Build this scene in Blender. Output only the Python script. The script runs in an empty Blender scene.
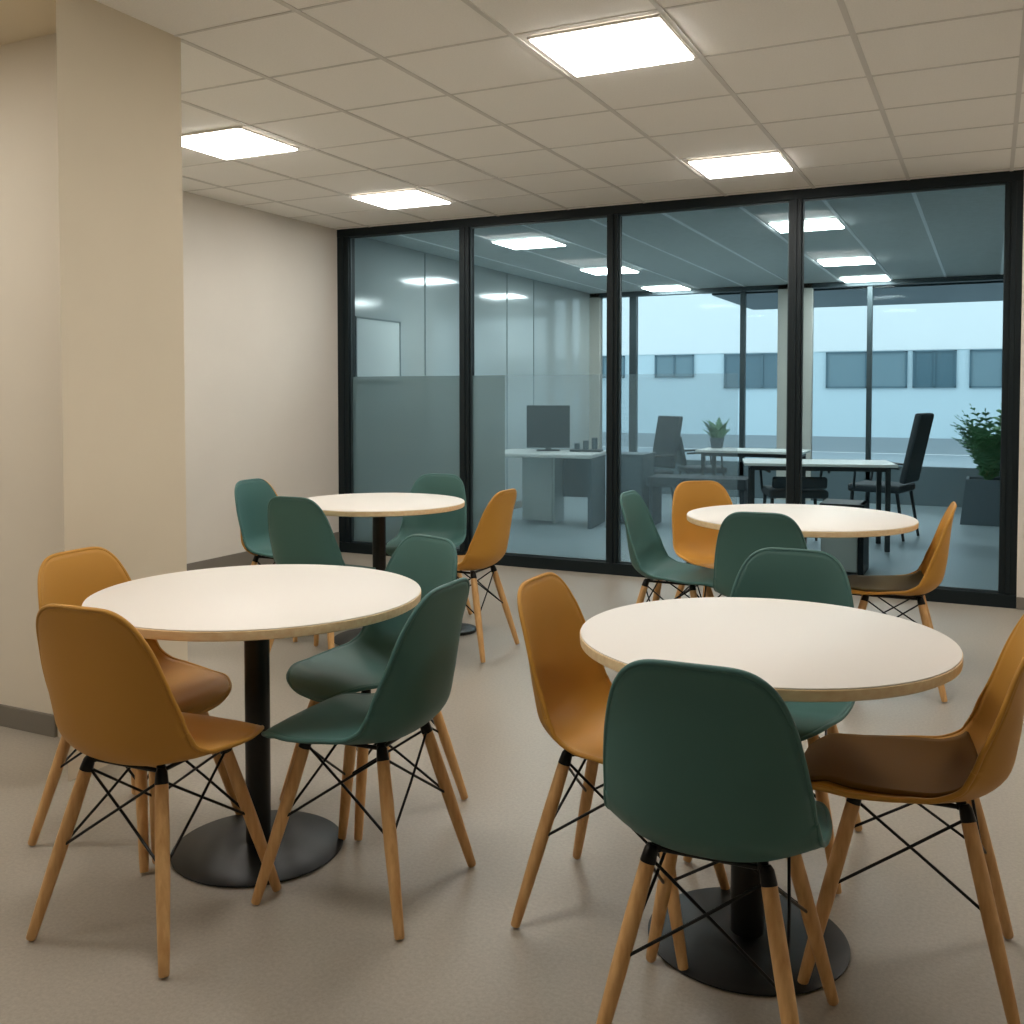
import bpy, bmesh, math, random
from mathutils import Vector, Matrix
random.seed(7)
SC = bpy.context.scene
COL = SC.collection
PI = math.pi

# ------------------------------------------------------------------ materials
def srgb(r, g, b):
    f = lambda c: (c/255/12.92) if c/255 <= .04045 else ((c/255+.055)/1.055)**2.4
    return (f(r), f(g), f(b), 1)

def mat(name, col, rough=.5, metal=0, noise=0, nscale=40, bump=0, bscale=200, spec=.5, coat=0):
    m = bpy.data.materials.new(name); m.use_nodes = True
    nt = m.node_tree; b = nt.nodes['Principled BSDF']
    b.inputs['Base Color'].default_value = col
    b.inputs['Roughness'].default_value = rough
    b.inputs['Metallic'].default_value = metal
    b.inputs['Specular IOR Level'].default_value = spec
    b.inputs['Coat Weight'].default_value = coat
    tc = nt.nodes.new('ShaderNodeTexCoord')
    if noise:
        n = nt.nodes.new('ShaderNodeTexNoise'); n.inputs['Scale'].default_value = nscale; n.inputs['Detail'].default_value = 6
        nt.links.new(tc.outputs['Object'], n.inputs['Vector'])
        r = nt.nodes.new('ShaderNodeMapRange')
        r.inputs['From Min'].default_value = .3; r.inputs['From Max'].default_value = .7
        r.inputs['To Min'].default_value = 1-noise; r.inputs['To Max'].default_value = 1+noise
        nt.links.new(n.outputs['Fac'], r.inputs['Value'])
        mx = nt.nodes.new('ShaderNodeMix'); mx.data_type = 'RGBA'; mx.blend_type = 'MULTIPLY'
        mx.inputs['Factor'].default_value = 1
        mx.inputs['A'].default_value = col
        nt.links.new(r.outputs['Result'], mx.inputs['B'])
        nt.links.new(mx.outputs['Result'], b.inputs['Base Color'])
    if bump:
        n2 = nt.nodes.new('ShaderNodeTexNoise'); n2.inputs['Scale'].default_value = bscale; n2.inputs['Detail'].default_value = 3
        nt.links.new(tc.outputs['Object'], n2.inputs['Vector'])
        bp = nt.nodes.new('ShaderNodeBump'); bp.inputs['Strength'].default_value = bump; bp.inputs['Distance'].default_value = .002
        nt.links.new(n2.outputs['Fac'], bp.inputs['Height'])
        nt.links.new(bp.outputs['Normal'], b.inputs['Normal'])
    return m

def glow(name, col, strength):
    m = bpy.data.materials.new(name); m.use_nodes = True
    nt = m.node_tree; nt.nodes.clear()
    e = nt.nodes.new('ShaderNodeEmission'); o = nt.nodes.new('ShaderNodeOutputMaterial')
    e.inputs['Color'].default_value = col; e.inputs['Strength'].default_value = strength
    nt.links.new(e.outputs[0], o.inputs['Surface'])
    return m

def glass(name, tint, refl=1.0):
    m = bpy.data.materials.new(name); m.use_nodes = True
    nt = m.node_tree; nt.nodes.clear()
    t = nt.nodes.new('ShaderNodeBsdfTransparent'); t.inputs['Color'].default_value = tint
    g = nt.nodes.new('ShaderNodeBsdfGlossy'); g.inputs['Roughness'].default_value = 0.0
    g.inputs['Color'].default_value = (refl, refl, refl, 1)
    f = nt.nodes.new('ShaderNodeFresnel'); f.inputs['IOR'].default_value = 1.45
    mx = nt.nodes.new('ShaderNodeMixShader'); o = nt.nodes.new('ShaderNodeOutputMaterial')
    nt.links.new(f.outputs[0], mx.inputs[0]); nt.links.new(t.outputs[0], mx.inputs[1])
    nt.links.new(g.outputs[0], mx.inputs[2]); nt.links.new(mx.outputs[0], o.inputs['Surface'])
    return m

def film(name, col, amount):
    m = bpy.data.materials.new(name); m.use_nodes = True
    nt = m.node_tree; nt.nodes.clear()
    t = nt.nodes.new('ShaderNodeBsdfTransparent')
    d = nt.nodes.new('ShaderNodeBsdfDiffuse'); d.inputs['Color'].default_value = col
    l = nt.nodes.new('ShaderNodeBsdfTranslucent'); l.inputs['Color'].default_value = col
    a = nt.nodes.new('ShaderNodeMixShader'); a.inputs[0].default_value = .55
    mx = nt.nodes.new('ShaderNodeMixShader'); mx.inputs[0].default_value = amount
    o = nt.nodes.new('ShaderNodeOutputMaterial')
    nt.links.new(d.outputs[0], a.inputs[1]); nt.links.new(l.outputs[0], a.inputs[2])
    nt.links.new(t.outputs[0], mx.inputs[1]); nt.links.new(a.outputs[0], mx.inputs[2])
    nt.links.new(mx.outputs[0], o.inputs['Surface'])
    return m

def floor_mat(name, base, rough):
    m = bpy.data.materials.new(name); m.use_nodes = True
    nt = m.node_tree; b = nt.nodes['Principled BSDF']
    tc = nt.nodes.new('ShaderNodeTexCoord')
    n1 = nt.nodes.new('ShaderNodeTexNoise'); n1.inputs['Scale'].default_value = 1.6; n1.inputs['Detail'].default_value = 5
    n2 = nt.nodes.new('ShaderNodeTexNoise'); n2.inputs['Scale'].default_value = 95; n2.inputs['Detail'].default_value = 8
    n2.inputs['Roughness'].default_value = .75
    for n in (n1, n2): nt.links.new(tc.outputs['Object'], n.inputs['Vector'])
    def rng(n, lo, hi):
        r = nt.nodes.new('ShaderNodeMapRange'); r.inputs['From Min'].default_value = .3; r.inputs['From Max'].default_value = .7
        r.inputs['To Min'].default_value = lo; r.inputs['To Max'].default_value = hi
        nt.links.new(n.outputs['Fac'], r.inputs['Value']); return r
    a = rng(n1, .95, 1.05); c = rng(n2, .84, 1.16)
    mu = nt.nodes.new('ShaderNodeMath'); mu.operation = 'MULTIPLY'
    nt.links.new(a.outputs[0], mu.inputs[0]); nt.links.new(c.outputs[0], mu.inputs[1])
    mx = nt.nodes.new('ShaderNodeMix'); mx.data_type = 'RGBA'; mx.blend_type = 'MULTIPLY'; mx.inputs['Factor'].default_value = 1
    mx.inputs['A'].default_value = base; nt.links.new(mu.outputs[0], mx.inputs['B'])
    nt.links.new(mx.outputs['Result'], b.inputs['Base Color'])
    rr = rng(n1, rough-.05, rough+.07); nt.links.new(rr.outputs[0], b.inputs['Roughness'])
    b.inputs['Specular IOR Level'].default_value = .5
    bp = nt.nodes.new('ShaderNodeBump'); bp.inputs['Strength'].default_value = .12; bp.inputs['Distance'].default_value = .001
    nt.links.new(n2.outputs['Fac'], bp.inputs['Height']); nt.links.new(bp.outputs['Normal'], b.inputs['Normal'])
    return m

def wood(name, c1, c2, rough=.45, axis=2, scale=18):
    m = bpy.data.materials.new(name); m.use_nodes = True
    nt = m.node_tree; b = nt.nodes['Principled BSDF']
    tc = nt.nodes.new('ShaderNodeTexCoord'); mp = nt.nodes.new('ShaderNodeMapping')
    s = [scale*4]*3; s[axis] = scale*.35
    mp.inputs['Scale'].default_value = s
    n = nt.nodes.new('ShaderNodeTexNoise'); n.inputs['Scale'].default_value = 1; n.inputs['Detail'].default_value = 5
    nt.links.new(tc.outputs['Object'], mp.inputs['Vector']); nt.links.new(mp.outputs[0], n.inputs['Vector'])
    r = nt.nodes.new('ShaderNodeValToRGB'); r.color_ramp.elements[0].position = .3; r.color_ramp.elements[1].position = .72
    r.color_ramp.elements[0].color = c1; r.color_ramp.elements[1].color = c2
    nt.links.new(n.outputs['Fac'], r.inputs[0]); nt.links.new(r.outputs[0], b.inputs['Base Color'])
    b.inputs['Roughness'].default_value = rough
    return m

M = dict(
    wall=mat('wall_paint', srgb(222, 216, 206), .85, noise=.015, nscale=3, bump=.15, bscale=350, spec=.3),
    pier=mat('pier_paint', srgb(226, 214, 191), .85, noise=.015, nscale=3, bump=.15, bscale=350, spec=.3),
    niche=mat('niche_paint', srgb(222, 213, 196), .85, noise=.015, nscale=3, bump=.15, bscale=350, spec=.3),
    tile=mat('ceiling_tile', srgb(248, 245, 239), .9, noise=.03, nscale=140, bump=.35, bscale=300, spec=.2),
    grid=mat('ceiling_grid', srgb(218, 214, 207), .6),
    gridw=mat('office_ceiling_grid', srgb(252, 253, 254), .5),
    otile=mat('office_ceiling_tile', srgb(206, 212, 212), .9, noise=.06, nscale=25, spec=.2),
    floor=floor_mat('floor_vinyl', srgb(168, 160, 147), .40),
    ofloor=floor_mat('office_floor_vinyl', srgb(140, 156, 163), .38),
    base=mat('baseboard_grey', srgb(122, 116, 106), .6),
    owall=mat('office_wall_gloss_panel', srgb(176, 184, 184), .09, spec=.8),
    ojamb=mat('office_jamb_paint', srgb(190, 188, 180), .6),
    black=mat('black_frame', srgb(13, 26, 30), .5, spec=.3),
    blackm=mat('black_metal', srgb(26, 28, 28), .42, metal=.3, noise=.1, nscale=60),
    wire=mat('black_wire', srgb(20, 21, 22), .35, metal=.5),
    facade=mat('dark_grey_aluminium', srgb(62, 74, 78), .4, metal=.3),
    sill=mat('sill_paint', srgb(96, 112, 118), .6),
    white=mat('white_laminate', srgb(238, 232, 224), .48, bump=.03, bscale=500),
    ply=wood('plywood_edge', srgb(236, 204, 156), srgb(248, 226, 184), .5, axis=0),
    leg=wood('beech_wood', srgb(200, 150, 92), srgb(226, 182, 124), .42),
    orange=mat('ochre_plastic', srgb(198, 144, 60), .5, bump=.12, bscale=600, spec=.35),
    green=mat('green_plastic', srgb(72, 113, 109), .5, bump=.12, bscale=600, spec=.35),
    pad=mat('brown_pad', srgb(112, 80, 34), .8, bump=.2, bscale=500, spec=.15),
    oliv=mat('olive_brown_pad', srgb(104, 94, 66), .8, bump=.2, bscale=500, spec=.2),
    film1=film('frosted_film', (.38, .435, .42, 1), .55),
    film2=film('light_frosted_film', (.5, .6, .64, 1), .16),
    glass=glass('tinted_glass', (.865, .935, .94, 1), .13),
    oglass=glass('facade_glass', (.93, .97, .985, 1), .1),
    lamp=glow('lamp_diffuser', (1, .955, .895, 1), 9),
    lampo=glow('office_lamp_diffuser', (.95, .99, .99, 1), 13),
    lframe=mat('lamp_frame', srgb(225, 220, 212), .5),
    bwall=mat('outdoor_render', srgb(232, 238, 240), .9),
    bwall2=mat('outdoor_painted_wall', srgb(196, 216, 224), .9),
    bwin=mat('outdoor_window_glass', srgb(84, 112, 124), .2),
    bwin2=mat('outdoor_window_blind', srgb(112, 138, 148), .5),
    bframe=mat('outdoor_window_frame', srgb(205, 216, 222), .6),
    pave=mat('outdoor_paving', srgb(150, 162, 168), .9),
    desk=mat('pale_desk', srgb(214, 218, 216), .4),
    screen=mat('monitor_black', srgb(34, 42, 44), .35),
    dark=mat('dark_charcoal_fabric', srgb(44, 54, 60), .7),
    darkm=mat('dark_plastic', srgb(40, 48, 52), .45),
    slate=mat('slate_cabinet', srgb(74, 90, 98), .6),
    leaf=mat('leaf_green', srgb(82, 130, 90), .5, noise=.25, nscale=12),
    soil=mat('potting_soil', srgb(50, 44, 38), .95),
    seam=mat('panel_seam', srgb(120, 134, 138), .5),
    board=mat('whiteboard', srgb(216, 224, 224), .3),
)

# ------------------------------------------------------------------ mesh helpers
def link(name, me, m=None, parent=None):
    o = bpy.data.objects.new(name, me); COL.objects.link(o)
    if m and me: me.materials.append(m)
    if parent: o.parent = parent
    return o
def tag(o, label=None, cat=None, group=None, kind=None):
    if label: o['label'] = label
    if cat: o['category'] = cat
    if group: o['group'] = group
    if kind: o['kind'] = kind
    return o
def thing(name, label, cat, loc=(0, 0, 0), rot=0, group=None):
    o = bpy.data.objects.new(name, None); COL.objects.link(o)
    o.location = loc; o.rotation_euler = (0, 0, rot); o.empty_display_size = .1
    return tag(o, label, cat, group)
class MB:
    def __init__(s): s.bm = bmesh.new()
    def box(s, x0, x1, y0, y1, z0, z1, bev=0, seg=2, M_=None):
        r = bmesh.ops.create_cube(s.bm, size=1)
        vs = r['verts']
        for v in vs:
            v.co = Vector(((x0+x1)/2+v.co.x*(x1-x0), (y0+y1)/2+v.co.y*(y1-y0), (z0+z1)/2+v.co.z*(z1-z0)))
            if M_: v.co = M_ @ v.co
        if bev:
            es = list({e for v in vs for e in v.link_edges})
            bmesh.ops.bevel(s.bm, geom=es, offset=bev, segments=seg, affect='EDGES', profile=.6)
        return s
    def tube(s, pts, rad, n=12, cap=True):
        pts = [Vector(p) for p in pts]
        if not isinstance(rad, (list, tuple)): rad = [rad]*len(pts)
        rings = []; up = None
        for i, p in enumerate(pts):
            d = (pts[min(i+1, len(pts)-1)]-pts[max(i-1, 0)]).normalized()
            if up is None: up = d.orthogonal().normalized()
            up = (up-d*up.dot(d)).normalized(); w = d.cross(up)
            rings.append([s.bm.verts.new(p+(up*math.cos(2*PI*k/n)+w*math.sin(2*PI*k/n))*rad[i]) for k in range(n)])
        for a, b in zip(rings, rings[1:]):
            for k in range(n): s.bm.faces.new((a[k], a[(k+1) % n], b[(k+1) % n], b[k]))
        if cap:
            s.bm.faces.new(rings[0][::-1]); s.bm.faces.new(rings[-1])
        return s
    def lathe(s, prof, n=64, c=(0, 0)):
        rings = []
        for r, z in prof:
            if r < 1e-6: rings.append([s.bm.verts.new((c[0], c[1], z))])
            else: rings.append([s.bm.verts.new((c[0]+r*math.cos(2*PI*k/n), c[1]+r*math.sin(2*PI*k/n), z)) for k in range(n)])
        for a, b in zip(rings, rings[1:]):
            for k in range(n):
                k2 = (k+1) % n
                if len(a) == 1 and len(b) == 1: continue
                if len(a) == 1: s.bm.faces.new((a[0], b[k2], b[k]))
                elif len(b) == 1: s.bm.faces.new((a[k], a[k2], b[0]))
                else: s.bm.faces.new((a[k], a[k2], b[k2], b[k]))
        return s
    def poly(s, pts2, z0, z1):
        a = [s.bm.verts.new((x, y, z0)) for x, y in pts2]; b = [s.bm.verts.new((x, y, z1)) for x, y in pts2]
        n = len(a)
        for k in range(n): s.bm.faces.new((a[k], a[(k+1) % n], b[(k+1) % n], b[k]))
        s.bm.faces.new(a[::-1]); s.bm.faces.new(b)
        return s
    def build(s, name, m, parent=None, smooth=False, angle=40):
        bmesh.ops.recalc_face_normals(s.bm, faces=s.bm.faces)
        if smooth:
            for f in s.bm.faces: f.smooth = True
            for e in s.bm.edges:
                if len(e.link_faces) == 2 and e.calc_face_angle(0) > math.radians(angle): e.smooth = False
        me = bpy.data.meshes.new(name); s.bm.to_mesh(me); s.bm.free()
        return link(name, me, m, parent)
def struct(name, mb, m, **k): return tag(mb.build(name, m, **k), kind='structure')
def copy_tree(o, parent=None):
    c = o.copy(); COL.objects.link(c); c.parent = parent
    for ch in list(o.children): copy_tree(ch, c)
    return c
# ------------------------------------------------------------------ the setting
CEIL = 2.70; GY = 6.90; FY = 12.75
struct('floor', MB().box(-5.4, 3.2, -4.2, GY+.04, -.1, 0), M['floor'])
struct('floor_office', MB().box(-5.4, 3.2, GY+.04, FY+.1, -.1, 0), M['ofloor'])
struct('ceiling', MB().box(-5.4, 3.2, -4.2, GY+.02, CEIL, CEIL+.1), M['tile'])
struct('ceiling_office', MB().box(-5.4, 3.2, GY+.02, FY+.2, CEIL, CEIL+.1), M['otile'])
struct('wall_left', MB().box(-5.1, -4.93, 2.9, GY, 0, CEIL), M['wall'])
struct('wall_left_near', MB().box(-5.2, -5.0, -4.1, 2.66, 0, CEIL), M['niche'])
struct('wall_niche', MB().box(-5.2, -3.05, 2.655, 2.75, 0, CEIL), M['niche'])
struct('wall_pier', MB().poly([(-2.83, 2.358), (-2.83, 2.925), (-5.0, 2.925), (-5.0, 2.74), (-3.12, 2.665)], 0, CEIL), M['pier'])
struct('ceiling_soffit', MB().box(-5.1, -2.87, -4.0, 2.66, CEIL-.012, CEIL), M['pier'])
struct('wall_front', MB().box(.165, 3.1, GY-.06, GY+.08, 0, CEIL), M['wall'])
struct('wall_right', MB().box(3.0, 3.2, -4.1, FY+.1, 0, CEIL), M['wall'])
struct('wall_back', MB().box(-5.2, 3.2, -4.2, -4.0, 0, CEIL), M['wall'])
struct('wall_office_left', MB().box(-5.1, -4.95, GY+.08, FY+.1, 0, CEIL), M['owall'])
struct('baseboard_left', MB().box(-4.93, -4.916, 2.93, GY-.06, 0, .17, .003), M['base'])
struct('baseboard_niche', MB().box(-5.0, -3.24, 2.641, 2.655, 0, .085, .003), M['base'])
struct('baseboard_front', MB().box(.165, 3.0, GY-.074, GY-.06, 0, .075, .003), M['base'])
struct('baseboard_office', MB().box(-4.95, -4.938, GY+.08, FY, 0, .08, .003), M['base'])

XL = [-1.078+.587*k for k in range(-7, 8)]
YL = [3.45+.555*k for k in range(-13, 17)]
tb = MB()
for x in XL:
    if -4.92 < x < 3: tb.box(x-.011, x+.011, (-4 if x > -2.8 else 2.93), GY-.03, CEIL-.004, CEIL+.001)
for y in YL:
    if y < GY-.05: tb.box((-2.83 if y < 2.93 else -4.93), 3, y-.006, y+.006, CEIL-.003, CEIL+.001)
struct('ceiling_grid', tb, M['grid'])
tb = MB()
for x in XL:
    if -4.9 < x < 3: tb.box(x-.013, x+.013, GY+.06, FY, CEIL-.005, CEIL+.001)
struct('ceiling_grid_office', tb, M['gridw'])

# black glazed partition: rails and mullions, then one pane per bay
MX = [-4.875, -3.727, -2.497, -1.195, .115]
fr = MB()
fr.box(-4.95, .165, GY-.05, GY+.05, CEIL-.065, CEIL, .004)
fr.box(-4.95, .165, GY-.06, GY+.06, 0, .085, .004)
struct('trim_1', fr, M['black'])
for i, x in enumerate(MX):
    w = .042 if 0 < i < 4 else (.055 if i == 0 else .05)
    m_ = MB().box(x-w, x+w, GY-.05, GY+.05, .085, CEIL-.065, .004)
    m_.box(x-w*.28, x+w*.28, GY-.062, GY-.05, .085, CEIL-.065, .002)
    struct('trim_%d' % (i+2), m_, M['black'])
for i in range(4):
    a, b = MX[i]+(.05 if i == 0 else .04), MX[i+1]-.04
    p = struct('window_%d' % (i+1), MB().box(a, b, GY-.005, GY+.005, .08, CEIL-.06), M['glass'])
    if i == 0:
        MB().box(a, b, GY+.008, GY+.009, .085, 1.475).build('frosted_film', M['film1'], p)
    if i == 1:
        MB().box(a, a+.29, GY+.008, GY+.009, .085, 1.475).build('frosted_film', M['film1'], p)
        MB().box(a+.29, b, GY+.008, GY+.009, .085, 1.475).build('light_film', M['film2'], p)
    if i == 2:
        MB().box(a, b-.35, GY+.008, GY+.009, .085, 1.475).build('light_film', M['film2'], p)
    bead = MB()
    for (x0, x1, z0, z1) in ((a, a+.012, .085, CEIL-.065), (b-.012, b, .085, CEIL-.065), (a, b, .085, .097), (a, b, CEIL-.077, CEIL-.065)):
        bead.box(x0, x1, GY-.02, GY-.006, z0, z1)
    bead.build('glazing_bead', M['facade'], p)

# outer facade of the office
PX = [(-4.95, -4.80, 'ojamb'), (-4.66, -4.60, 'ojamb'), (-4.39, -4.29, 'facade'), (-2.90, -2.835, 'facade'), (-2.42, -2.0, 'ojamb'), (-1.36, -1.30, 'facade'), (.16, .5, 'ojamb')]
for i, (a, b, k) in enumerate(PX):
    struct('trim_%d' % (i+7), MB().box(a, b, FY-(.03 if k == 'facade' else .06), FY+.05, 0, CEIL, .004), M[k])
struct('trim_14', MB().box(-4.95, 3.0, FY-.06, FY+.08, CEIL-.06, CEIL, .003), M['facade'])
struct('wall_sill', MB().box(-4.28, 3.0, FY-.03, FY+.10, 0, .46), M['sill'])
struct('wall_office_front', MB().box(.5, 3.0, FY-.04, FY+.08, .46, CEIL-.06), M['ojamb'])
gl = [(-4.80, -4.66), (-4.60, -4.39), (-4.29, -2.90), (-2.835, -2.42), (-2.0, -1.36), (-1.30, .16)]
for i, (a, b) in enumerate(gl):
    struct('window_%d' % (i+5), MB().box(a, b, FY+.01, FY+.018, (.0 if i < 2 else .46), CEIL-.06), M['oglass'])

# ------------------------------------------------------------------ lamps
def make_lamp(mat_, w=.525, d=.49):
    t = thing('ceiling_light', None, 'ceiling light')
    f = MB()
    for (x0, x1, y0, y1) in ((-w/2, w/2, -d/2, -d/2+.010), (-w/2, w/2, d/2-.010, d/2), (-w/2, -w/2+.010, -d/2, d/2), (w/2-.010, w/2, -d/2, d/2)):
        f.box(x0, x1, y0, y1, -.007, .004)
    f.build('frame', M['lframe'], t)
    MB().box(-w/2+.0097, w/2-.0097, -d/2+.0097, d/2-.0097, -.014, -.001).build('diffuser', mat_, t)
    return t
lampF = make_lamp(M['lamp']); lampO = make_lamp(M['lampo'])
yc = lambda k: 3.45+.555*(k+.5)
LF = [((-1.355, yc(0)), 'square ceiling light panel nearest the camera, the largest at top centre'),
      ((-1.355, yc(4)), 'ceiling light panel right of centre just in front of the glass partition'),
      ((-3.735, 4.235), 'ceiling light panel partly cut off by the beige pier'),
      ((-3.725, yc(4)), 'ceiling light panel near the rear left corner above the partition'),
      ((-1.355, yc(-4)), 'ceiling light panel above the camera, out of the photograph'),  # from here on: unseen panels added to raise the ambient light
      ((1.0, yc(0)), 'ceiling light panel beyond the right edge of the photograph'),
      ((1.0, yc(4)), 'ceiling light panel near the right end of the partition, out of the photograph'),
      ((-3.735, yc(-4)), 'ceiling light panel in the soffit beside the pier, out of the photograph'),  # soffit panels, added to brighten the dark niche wall
      ((-3.735, yc(-7)), 'ceiling light panel in the soffit behind the camera, out of the photograph')]
for i, ((x, y), lab) in enumerate(LF):
    o = lampF if i == 0 else copy_tree(lampF)
    o.location = (x, y, CEIL-(.013 if x < -3 and y < 2.6 else .006)); o['label'] = lab; o['group'] = 'square ceiling light panels of the canteen'
LO = [((-3.77, yc(8)), 'office ceiling light seen at the top of the second glass pane'),
      ((-3.80, 10.35), 'middle office ceiling light of the left row, crossed by a black mullion'),
      ((-3.78, 12.39), 'rearmost office ceiling light of the left row above the far window'),
      ((-1.35, yc(8)+.1), 'nearest office ceiling light of the right row, crossed by a mullion'),
      ((-1.35, 10.70), 'middle office ceiling light of the right row'),
      ((-1.35, 12.39), 'rearmost office ceiling light of the right row against the far window head')]
for i, ((x, y), lab) in enumerate(LO):
    o = lampO if i == 0 else copy_tree(lampO)
    o.location = (x, y, CEIL-.006); o['label'] = lab; o['group'] = 'square ceiling light panels of the office'

# ------------------------------------------------------------------ chairs
# profile: y (forward), z, half width, edge raise
PR=[(.243,.396,.184,-.004),(.240,.424,.194,-.008),(.206,.446,.204,-.008),(.110,.446,.211,.004),(.01,.438,.216,.024),(-.075,.433,.216,.044),
    (-.145,.448,.216,.070),(-.196,.494,.214,.082),(-.215,.566,.208,.074),(-.225,.650,.195,.052),(-.234,.740,.180,.032),(-.243,.802,.167,.016),(-.251,.839,.155,.008)]
def _cr(s):
    n=len(PR)-1
    L=[0]
    for i in range(n): L.append(L[-1]+math.hypot(PR[i+1][0]-PR[i][0],PR[i+1][1]-PR[i][1]))
    d=s*L[-1]; i=0
    while i<n-1 and L[i+1]<d: i+=1
    t=(d-L[i])/(L[i+1]-L[i])
    p0=PR[max(i-1,0)];p1=PR[i];p2=PR[i+1];p3=PR[min(i+2,n)]
    h=(L[i+1]-L[i]); h0=(L[i]-L[i-1]) if i>0 else h; h2=(L[i+2]-L[i+1]) if i+2<=n else h
    out=[]
    for a,b,c,e in zip(p0,p1,p2,p3):
        m1=((c-b)/h*h0+(b-a)/h0*h)/(h+h0)*h if i>0 else (c-b)
        m2=((e-c)/h2*h+(c-b)/h*h2)/(h+h2)*h if i+2<=n else (c-b)
        t2=t*t;t3=t2*t
        out.append((2*t3-3*t2+1)*b+(t3-2*t2+t)*m1+(-2*t3+3*t2)*c+(t3-t2)*m2)
    return out
def shell(u,v):
    m=max(abs(u),abs(v))
    if m>1e-9:
        n=3.7 if v<0 else 5.4
        k=m/(abs(u)**n+abs(v)**n)**(1/n); u*=k; v*=k
    s=(v+1)/2
    y,z,w,c=_cr(s)
    e=.004
    a=_cr(max(s-e,0));b=_cr(min(s+e,1))
    ty,tz=b[0]-a[0],b[1]-a[1];L=math.hypot(ty,tz);ty/=L;tz/=L
    ny,nz=tz,-ty       # towards the sitter
    r=c*abs(u)**2.6
    return (u*w*(1-.05*c/.078*abs(u)**2),y+ny*r,z+nz*r)
FEET=[(-.205,.215),(.205,.215),(.205,-.215),(-.205,-.215)]
TOPS=[(-.112,.112),(.112,.112),(.112,-.112),(-.112,-.112)]

NU, NV = 28, 48
def shell_mesh(name, off=0.0, v0=-1.0, v1=1.0, su=1.0, u1=1.0):
    bm = bmesh.new(); g = []
    for j in range(NV+1):
        v = v0+(v1-v0)*j/NV
        g.append([bm.verts.new(shell(u1*(-1+2*i/NU)*su, v)) for i in range(NU+1)])
    for j in range(NV):
        for i in range(NU):
            bm.faces.new((g[j][i], g[j][i+1], g[j+1][i+1], g[j+1][i]))
    bmesh.ops.recalc_face_normals(bm, faces=bm.faces)
    c = g[NV//4][NU//2]
    c.normal_update()
    if c.normal.z < 0: bmesh.ops.reverse_faces(bm, faces=bm.faces)
    bm.normal_update()
    if off:
        ns = {v: v.normal.copy() for v in bm.verts}
        for v in bm.verts: v.co += ns[v]*off
    for f in bm.faces: f.smooth = True
    me = bpy.data.meshes.new(name); bm.to_mesh(me); bm.free()
    return me
def rim_tube(v0=-1.0, v1=1.0, r=.0058, us=1.0):
    n = 34; P = []
    for k in range(n): P.append((-1+2*k/n, -1))
    for k in range(n*2): P.append((1, -1+2*k/(2*n)))
    for k in range(n): P.append((1-2*k/n, 1))
    for k in range(n*2): P.append((-1, 1-2*k/(2*n)))
    return [Vector(shell(u, v)) for u, v in P]
def closed_tube(pts, r, n=8):
    bm = bmesh.new(); rings = []; N = len(pts); up = Vector((0, 0, 1))
    cen = sum(pts, Vector())/N
    for i, p in enumerate(pts):
        d = (pts[(i+1) % N]-pts[i-1]).normalized()
        up = (p-cen); up = (up-d*up.dot(d)).normalized(); w = d.cross(up)
        rings.append([bm.verts.new(p+(up*math.cos(2*PI*k/n)+w*math.sin(2*PI*k/n))*r) for k in range(n)])
    for i in range(N):
        a, b = rings[i], rings[(i+1) % N]
        for k in range(n): bm.faces.new((a[k], a[(k+1) % n], b[(k+1) % n], b[k]))
    bmesh.ops.recalc_face_normals(bm, faces=bm.faces)
    for f in bm.faces: f.smooth = True
    return bm
def solid(o, t, offset=0):
    md = o.modifiers.new('thickness', 'SOLIDIFY'); md.thickness = t; md.offset = offset; md.use_rim = True
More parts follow.
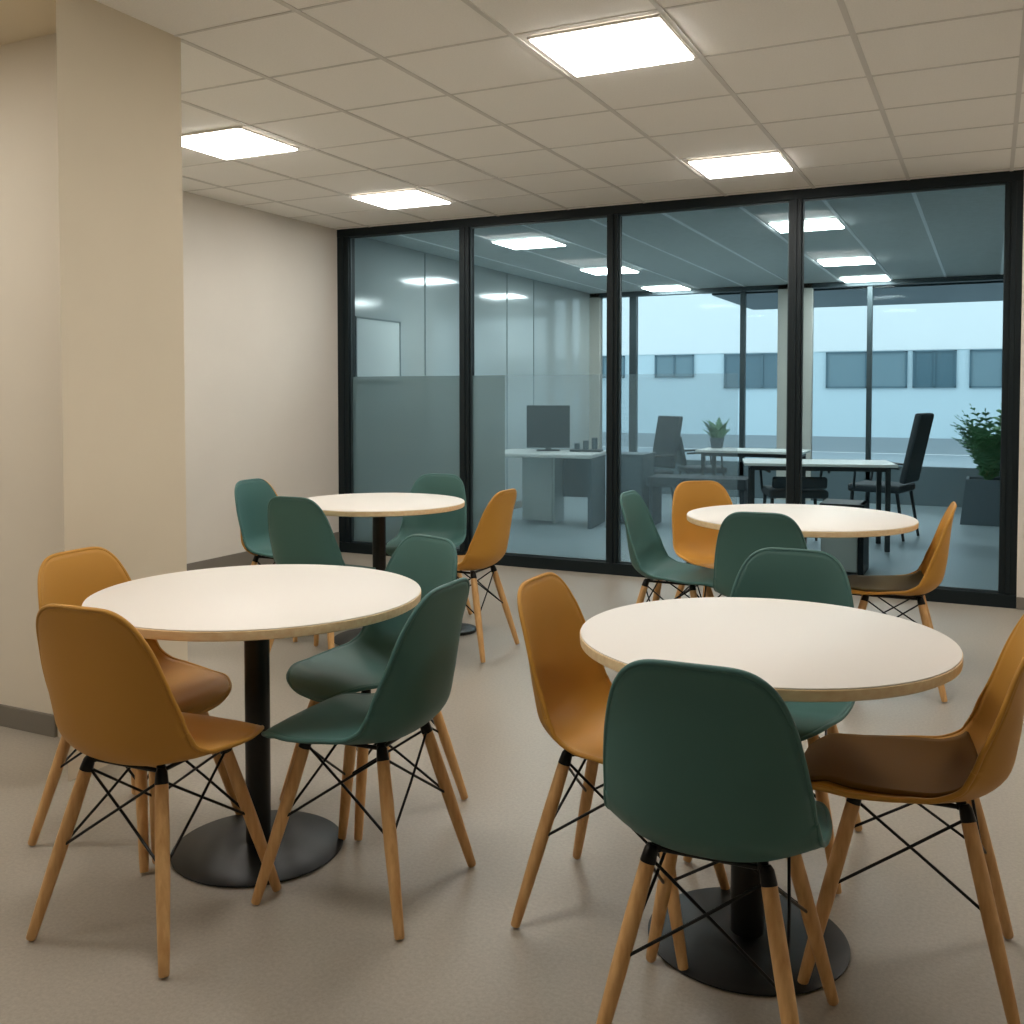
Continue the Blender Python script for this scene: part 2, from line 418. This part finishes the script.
def make_chair(colour, pad=None, cover=None):
    t = thing('dining_chair', None, 'chair')
    sh = link('seat_shell', shell_mesh('seat_shell'), M[colour], t); solid(sh, .009)
    me = bpy.data.meshes.new('edge_lip'); b = closed_tube(rim_tube(), .0062); b.to_mesh(me); b.free()
    link('edge_lip', me, M[colour], sh)
    if pad:  # thin darker shell laid over the seat area
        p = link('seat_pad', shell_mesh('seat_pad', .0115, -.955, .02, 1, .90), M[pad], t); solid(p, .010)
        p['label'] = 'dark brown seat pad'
    if cover:
        p = link('back_cover', shell_mesh('back_cover', -.012, -.1, 1.0), M[cover], t); solid(p, .006)
        p['label'] = 'ochre outer face of the backrest'
        for v in p.data.vertices:
            if v.co.z > .5:
                v.co.x = v.co.x*1.02-.020*min(1, (v.co.z-.5)/.1); v.co.z = .5+(v.co.z-.5)*1.015
    # under-seat mount: cross frame of black bars
    mt = MB()
    z = .4245
    for s in (-1, 1):
        mt.tube([(s*.104, -.104, z), (s*.104, .104, z)], .0055)
        mt.tube([(-.104, s*.104, z), (.104, s*.104, z)], .0055)
    for sx in (-1, 1):
        for sy in (-1, 1): mt.tube([(sx*.104, sy*.104, z-.004), (sx*.104, sy*.104, .437)], .011)
    mt.build('seat_mount', M['wire'], t, smooth=True)
    feet = [Vector((a, b, .005)) for a, b in FEET]; tops = [Vector((a, b, .430)) for a, b in TOPS]
    for f_, p_ in zip(feet, tops):
        d = f_-p_
        pt = lambda k: p_+d*k
        lg = MB().tube([pt(.045), pt(.06), pt(.3), pt(.55), pt(.9), pt(.992), pt(1)], [.0135, .0155, .0170, .0168, .0135, .0122, .0105], 14)
        l = lg.build('leg', M['leg'], t, smooth=True)
        MB().tube([pt(-.012), pt(.008), pt(.066), pt(.07)], [.009, .0140, .0164, .0160], 14).build('leg_socket', M['wire'], l, smooth=True)
    # crossing wire braces on the four sides
    for i in range(4):
        a, b = i, (i+1) % 4
        for p, q in ((a, b), (b, a)):
            P = tops[p]+(feet[p]-tops[p])*.05; Q = tops[q]+(feet[q]-tops[q])*.50
            out = ((tops[a]+tops[b])*.5); out.z = 0; out.normalize()
            k = .004 if p == a else -.004
            MB().tube([P+out*k, (P+Q)/2+out*k*1.2, Q+out*k*.3], .0036, 8).build('brace_rod', M['wire'], t, smooth=True)
    return t
proto = {'green': make_chair('green'), 'orange': make_chair('orange')}
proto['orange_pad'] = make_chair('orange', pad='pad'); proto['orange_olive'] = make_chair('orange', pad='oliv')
proto['green_cover'] = make_chair('green', cover='orange')
used = set()
CH = [
 ('orange', -2.316, 2.184, -87.5, 'ochre chair nearest the beige pier, behind the left front table', 'L'),
 ('orange', -1.890, 1.846, 3.4, 'ochre chair in the left foreground seen from behind, front left of its table', 'L'),
 ('green', -1.795, 2.68, 161, 'light-catching green chair behind the left front table, its back rising over the tabletop', 'L'),
 ('green', -1.498, 2.205, 92.6, 'green chair at the right side of the left front table, seen from its side', 'L'),
 ('orange', -.832, 2.39, -89.9, 'ochre chair at the left side of the right front table', 'R'),
 ('green', -.485, 1.985, 2.0, 'large dark green chair in the foreground with its back to the camera', 'R'),
 ('green', -.548, 2.92, 179.3, 'green chair facing the camera behind the right front table', 'R'),
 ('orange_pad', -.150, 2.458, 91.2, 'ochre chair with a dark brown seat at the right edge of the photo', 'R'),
 ('green_cover', -3.545, 4.425, -88.9, 'green chair with an ochre outer back, leftmost at the rear left table', 'l'),
 ('green', -2.974, 4.0, .6, 'green chair with its back to the camera at the rear left table', 'l'),
 ('green', -2.965, 4.98, 190, 'green chair facing the camera behind the rear left table', 'l'),
 ('orange', -2.452, 4.50, 91, 'ochre chair at the right side of the rear left table', 'l'),
 ('green', -1.372, 4.686, -90.4, 'green chair at the left side of the rear right table, seen from its side', 'r'),
 ('orange', -1.30, 5.24, -139.3, 'ochre chair behind the rear right table, in front of the third glass pane', 'r'),
 ('green', -.864, 4.34, 3.8, 'dark green chair with its back to the camera at the rear right table', 'r'),
 ('orange_olive', -.385, 4.80, 94, 'ochre chair with an olive brown seat at the right of the rear right table', 'r'),
]
GR = {'L': 'chairs at the left front table', 'R': 'chairs at the right front table', 'l': 'chairs at the rear left table', 'r': 'chairs at the rear right table'}
for k, x, y, a, lab, g in CH:
    o = proto[k] if k not in used else copy_tree(proto[k])
    used.add(k)
    o.location = (x, y, 0); o.rotation_euler = (0, 0, math.radians(a)); o['label'] = lab; o['group'] = GR[g]


# ------------------------------------------------------------------ tables
def make_table(r, loc, label, off=(0, 0), colr=.036, baser=.25, group='round white canteen tables'):
    t = thing('round_table', label, 'table', loc, 0, group)
    H = .75
    tp = MB().lathe([(0, H-.004), (r-.004, H-.004), (r-.002, H-.003), (r-.002, H-.001), (r-.004, H), (0, H)], 128)
    top = tp.build('tabletop', M['white'], t, smooth=True)
    MB().lathe([(0, H-.029), (r-.006, H-.029), (r-.001, H-.026), (r, H-.015), (r, H-.005), (r-.003, H-.0035), (0, H-.0035)], 128).build('table_edge', M['ply'], top, smooth=True)
    ox, oy = off
    MB().lathe([(0, H-.041), (.13, H-.041), (.13, H-.029), (0, H-.029)], 40, off).build('mounting_plate', M['blackm'], t, smooth=True)
    MB().lathe([(0, .014), (colr, .014), (colr, H-.04), (0, H-.04)], 40, off).build('column', M['blackm'], t, smooth=True)
    MB().lathe([(0, .001), (baser-.004, .001), (baser, .003), (baser, .006), (baser-.005, .0085), (baser*.5, .012), (colr+.03, .016), (colr+.004, .022), (0, .022)], 96, off).build('base_plate', M['blackm'], t, smooth=True)
    return t
make_table(.476, (-1.925, 2.275, 0), 'round white table in the left foreground with two ochre and two green chairs', (.01, -.02), .036, .245)
make_table(.441, (-.486, 2.400, 0), 'round white table in the right foreground with a green chair in front', (-.03, -.01), .040, .24)
make_table(.464, (-2.973, 4.50, 0), 'smallest looking round white table at the rear left beside the plain wall', (0, 0), .036, .25)
make_table(.527, (-.811, 4.823, 0), 'round white table at the rear right in front of the glass partition', (0, 0), .036, .25)
pf = thing('pedestal_foot', 'small round black foot with a short post behind the ochre chair leg', 'table foot', (-2.69, 4.83, 0))
MB().lathe([(0, .001), (.121, .001), (.125, .005), (.125, .016), (.117, .02), (.024, .02), (0, .02)], 48).build('base_plate', M['blackm'], pf, smooth=True)
MB().lathe([(0, .018), (.016, .018), (.016, .37), (0, .37)], 24).build('post', M['blackm'], pf, smooth=True)

# ------------------------------------------------------------------ office
dk = thing('office_desk', 'pale office desk with white pedestal behind the second glass pane', 'desk', (-4.05, 9.30, 0), math.radians(8))
MB().box(-.56, .52, -.42, .38, .70, .74, .012).build('desktop', M['desk'], dk)
MB().box(-.30, .02, -.02, .34, .03, .70, .006).build('pedestal', M['desk'], dk)
MB().box(.025, .05, -.02, .36, 0, .70, .004).build('side_panel', M['desk'], dk)
MB().box(.46, .50, -.3, .34, 0, .70, .004).build('side_panel', M['slate'], dk)
MB().box(.05, .46, .30, .33, .25, .70, .003).build('modesty_panel', M['slate'], dk)
mo = thing('monitor', 'dark flat monitor on the pale office desk', 'monitor', (-4.13, 9.42, .742), math.radians(22))
MB().box(-.225, .225, -.015, .015, .03, .47, .006).build('screen', M['screen'], mo)
MB().box(-.03, .03, .015, .04, 0, .2, .004).build('stand', M['darkm'], mo)
MB().box(-.12, .12, -.08, .08, 0, .012, .004).build('base', M['darkm'], mo)
kb = thing('desk_tray', 'low dark desk clutter tray beside the monitor', 'desk tray', (-3.72, 9.46, .742), .2)
MB().box(-.16, .16, -.09, .09, 0, .02, .004).build('tray', M['darkm'], kb)
for k in range(3): MB().tube([(-.1+.09*k, .02, .02), (-.1+.09*k, .02, .08+.03*k)], .03, 14).build('pen_pot', M['slate'], kb, smooth=True)

def task_chair(loc, rot, label, hb=1.16, w=.48):
    t = thing('office_chair', label, 'office chair', loc, rot)
    MB().box(-w/2, w/2, -.24, .24, .43, .50, .025, 3).build('seat', M['dark'], t, smooth=True)
    R_ = Matrix.Translation((0, -.24, .5)) @ Matrix.Rotation(math.radians(12), 4, 'X')
    MB().box(-w/2+.02, w/2-.02, -.03, .03, .02, hb-.5, .025, 3, R_).build('backrest', M['dark'], t, smooth=True)
    for s in (-1, 1):
        MB().tube([(s*(w/2-.03), .2, .44), (s*(w/2-.01), .22, .003)], [.016, .012]).build('leg', M['darkm'], t, smooth=True)
        MB().tube([(s*(w/2-.03), -.2, .44), (s*(w/2-.01), -.27, .003)], [.016, .012]).build('leg', M['darkm'], t, smooth=True)
        MB().tube([(s*w/2, -.23, .66), (s*(w/2+.02), .0, .67), (s*(w/2+.02), .16, .66), (s*w/2, .18, .47)], .012).build('armrest', M['darkm'], t, smooth=True)
    return t
task_chair((-.90, 9.80, 0), math.radians(78), 'tall-backed dark office chair beside the white office table on the right', 1.17)
task_chair((-3.36, 10.30, 0), math.radians(150), 'dark high-backed office chair behind the third pane, left of the window', 1.10, .40)
task_chair((-2.98, 11.2, 0), math.radians(-60), 'dark low-backed chair left of the small potted plant', .86, .44)
task_chair((-1.55, 8.95, 0), math.radians(20), 'dark chair tucked under the right white office table', .62, .5)
cb = thing('storage_cabinet', 'dark slate cabinet below the high-backed office chair', 'cabinet', (-3.35, 9.75, 0), 0)
MB().box(-.14, .20, -.2, .2, .02, .70, .006).build('body', M['slate'], cb)
MB().box(-.13, .19, -.215, -.2, .05, .68, .004).build('door', M['slate'], cb)
MB().box(-.15, .21, -.21, .21, .70, .72, .004).build('top', M['slate'], cb)
ld = thing('low_desk', 'long low dark desk running right from the slate cabinet', 'desk', (-2.75, 9.75, 0), math.radians(4))
MB().box(-.36, .62, -.22, .22, .40, .50, .008).build('desktop', M['dark'], ld)
for s in (-.32, .58): MB().box(s-.02, s+.02, -.2, .2, 0, .40, .003).build('leg_panel', M['dark'], ld)

def office_table(loc, rot, w, d, label):
    t = thing('meeting_table', label, 'table', loc, rot)
    MB().box(-w/2, w/2, -d/2, d/2, .715, .74, .006).build('tabletop', M['desk'], t)
    f = MB()
    for s in (-1, 1):
        f.box(-w/2+.05, w/2-.05, s*(d/2-.07)-.015, s*(d/2-.07)+.015, .675, .715)
        f.box(s*(w/2-.07)-.015, s*(w/2-.07)+.015, -d/2+.05, d/2-.05, .675, .715)
    f.build('apron', M['darkm'], t)
    for sx in (-1, 1):
        for sy in (-1, 1):
            MB().box(sx*(w/2-.07)-.02, sx*(w/2-.07)+.02, sy*(d/2-.07)-.02, sy*(d/2-.07)+.02, 0, .675, .003).build('leg', M['darkm'], t)
    return t
office_table((-1.36, 8.95, 0), math.radians(14), 1.25, .62, 'white rectangular office table seen above the rear right round table')
office_table((-2.25, 10.55, 0), 0, 1.1, .6, 'white office table behind the one on the right, beside the small plant')
bn = thing('low_cabinet', 'pale grey low cabinet with black post seen under the rear right table', 'cabinet', (-.78, 7.75, 0), 0)
MB().box(-.34, -.08, -.15, .2, .02, .50, .005).build('body', M['desk'], bn)
MB().box(-.075, -.035, -.17, .2, 0, .52, .003).build('post', M['black'], bn)
MB().box(-.35, -.035, -.16, .2, .50, .52, .003).build('top', M['black'], bn)

def frond(bm, base, az, L, lift, droop, wid):
    n = 9; prev = None
    d = Vector((math.cos(az), math.sin(az), 0)); side = Vector((-math.sin(az), math.cos(az), 0))
    pts = []
    for i in range(n+1):
        s = i/n
        pts.append(base+d*(L*s*(.55+.45*s))+Vector((0, 0, lift*s-droop*s*s)))
    for i in range(1, n+1):
        p = pts[i]; t = (pts[i]-pts[i-1]).normalized(); w = wid*math.sin(PI*min(1, .15+i/n*.83))
        for sg in (-1, 1):
            tip = p+side*sg*w+t*w*.5+Vector((0, 0, -.15*w))
            a = bm.verts.new(p-t*.016); b = bm.verts.new(p+t*.016); m1 = bm.verts.new(p+(tip-p)*.5+t*.013+Vector((0, 0, .008))); c = bm.verts.new(tip)
            m2 = bm.verts.new(p+(tip-p)*.5-t*.013+Vector((0, 0, .008)))
            bm.faces.new((a, m2, m1, b)); bm.faces.new((m2, c, m1))
    for i in range(n):
        a, b = pts[i], pts[i+1]; w = .004*(1.2-i/n)
        vs = [bm.verts.new(q) for q in (a-side*w, a+side*w, b+side*w, b-side*w)]; bm.faces.new(vs)
        w2 = Vector((0, 0, w)); vs = [bm.verts.new(q) for q in (a-w2, a+w2, b+w2, b-w2)]; bm.faces.new(vs)
def plant(name, loc, label, pot, h, L, n, wid):
    t = thing(name, label, 'potted plant', loc)
    w0, w1, hp = pot
    q = MB(); bmv = q.bm
    lo = [bmv.verts.new((sx*w0/2, sy*w0/2, 0)) for sx, sy in ((-1, -1), (1, -1), (1, 1), (-1, 1))]
    hi = [bmv.verts.new((sx*w1/2, sy*w1/2, hp)) for sx, sy in ((-1, -1), (1, -1), (1, 1), (-1, 1))]
    inn = [bmv.verts.new((sx*(w1/2-.025), sy*(w1/2-.025), hp)) for sx, sy in ((-1, -1), (1, -1), (1, 1), (-1, 1))]
    dn = [bmv.verts.new((sx*(w1/2-.025), sy*(w1/2-.025), hp-.05)) for sx, sy in ((-1, -1), (1, -1), (1, 1), (-1, 1))]
    for A, B in ((lo, hi), (hi, inn), (inn, dn)):
        for k in range(4): bmv.faces.new((A[k], A[(k+1) % 4], B[(k+1) % 4], B[k]))
    bmv.faces.new(lo[::-1])
    q.build('planter', M['slate'], t)
    MB().box(-w1/2+.026, w1/2-.026, -w1/2+.026, w1/2-.026, hp-.06, hp-.045).build('soil', M['soil'], t)
    f = MB()
    for k in range(n):
        az = 2*PI*k/n*1.618*3+random.uniform(-.3, .3); r = random.uniform(.6, 1)
        lift = h*random.uniform(.45, 1.05); frond(f.bm, Vector((random.uniform(-.03, .03), random.uniform(-.03, .03), hp-.05)), az, L*r, lift*1.25, lift*random.uniform(.3, .6), wid*random.uniform(.7, 1.1))
    f.build('foliage', M['leaf'], t)
    return t
plant('potted_fern', (.0, 11.30, 0), 'large leafy green plant in a tall slate planter by the right-hand window', (.52, .42, .46), .94, .40, 90, .12)
plant('potted_plant', (-2.68, 10.70, .7415), 'small green plant standing on the rear white office table', (.10, .13, .11), .28, .15, 30, .055)
wb = thing('whiteboard', 'pale wall board on the office left wall behind the first glass pane', 'whiteboard', (-4.948, 7.48, 1.72))
MB().box(0, .02, -.36, .34, -.27, .27, .003).build('board', M['board'], wb)
wf = MB()
for (y0, y1, z0, z1) in ((-.37, -.355, -.28, .28), (.335, .35, -.28, .28), (-.37, .35, -.28, -.265), (-.37, .35, .265, .28)): wf.box(0, .026, y0, y1, z0, z1)
wf.build('frame', M['seam'], wb)
for i, y in enumerate((8.31, 10.12, 10.85)):
    struct('trim_%d' % (15+i), MB().box(-4.95, -4.944, y-.006, y+.006, .08, CEIL-.01), M['seam'])

# ------------------------------------------------------------------ outdoors
struct('floor_terrace', MB().box(-30, 22, FY+.1, 23.9, -.1, -.02), M['pave'])
struct('ceiling_canopy', MB().box(-3.3, 4, FY+.1, FY+2.6, 2.62, 2.75), M['facade'])
bl = thing('office_building', 'white office building with a band of dark windows across the terrace', 'building', (0, 24, 0))
MB().box(-30, 22, 0, 1, 2.32, 7.0).build('upper_wall', M['bwall'], bl)
MB().box(-30, 22, .02, 1, .34, 2.32).build('lower_wall', M['bwall2'], bl)
MB().box(-30, 22, -.03, 1, -.02, .34).build('plinth', M['pave'], bl)
for (a, b, z0, mt_) in ((-7.6, -6.6, 1.74, 'bwin2'), (-5.85, -4.0, 1.47, 'bwin'), (-3.46, -1.69, 1.47, 'bwin2'), (-1.58, -.68, 1.47, 'bwin'), (-.42, .9, 1.47, 'bwin2'), (1.2, 2.4, 1.47, 'bwin'), (-9.6, -8.4, 1.74, 'bwin2')):
    w = MB().box(a, b, -.0, .04, z0, 2.30).build('window', M[mt_], bl)
    f = MB()
    for (x0, x1, q0, q1) in ((a, a+.04, z0, 2.3), (b-.04, b, z0, 2.3), (a, b, z0, z0+.03), (a, b, 2.27, 2.3), ((a+b)/2-.02, (a+b)/2+.02, z0, 2.3)):
        f.box(x0, x1, -.03, .0, q0, q1)
    f.build('window_frame', M['bwin'], w)

# ------------------------------------------------------------------ world, camera
w = bpy.data.worlds.new('overcast_sky'); SC.world = w; w.use_nodes = True
bg = w.node_tree.nodes['Background']; bg.inputs['Color'].default_value = (.89, .95, 1.0, 1); bg.inputs['Strength'].default_value = .84
f_ = 990.0; pitch = math.radians(2.0); yaw = math.atan(478/990)
cam = bpy.data.cameras.new('camera'); co = bpy.data.objects.new('camera', cam); COL.objects.link(co)
cam.sensor_width = 36; cam.sensor_fit = 'HORIZONTAL'; cam.lens = 36*f_/1024
cam.shift_y = (512-(394+f_*math.tan(pitch)))/-1024
co.location = (0, 0, 1.33); co.rotation_euler = (PI/2-pitch, 0, yaw)
cam.clip_start = .05; cam.clip_end = 200
SC.camera = co
SC.view_settings.view_transform = 'Standard'; SC.view_settings.look = 'None'
SC.view_settings.exposure = 1.38; SC.view_settings.gamma = 1; SC.view_settings.use_curve_mapping = False
SC.cycles.use_denoising = True
SC.cycles.max_bounces = 10; SC.cycles.diffuse_bounces = 5; SC.cycles.glossy_bounces = 4; SC.cycles.transparent_max_bounces = 24
SC.cycles.caustics_reflective = False; SC.cycles.caustics_refractive = False
SC.cycles.sample_clamp_indirect = 6
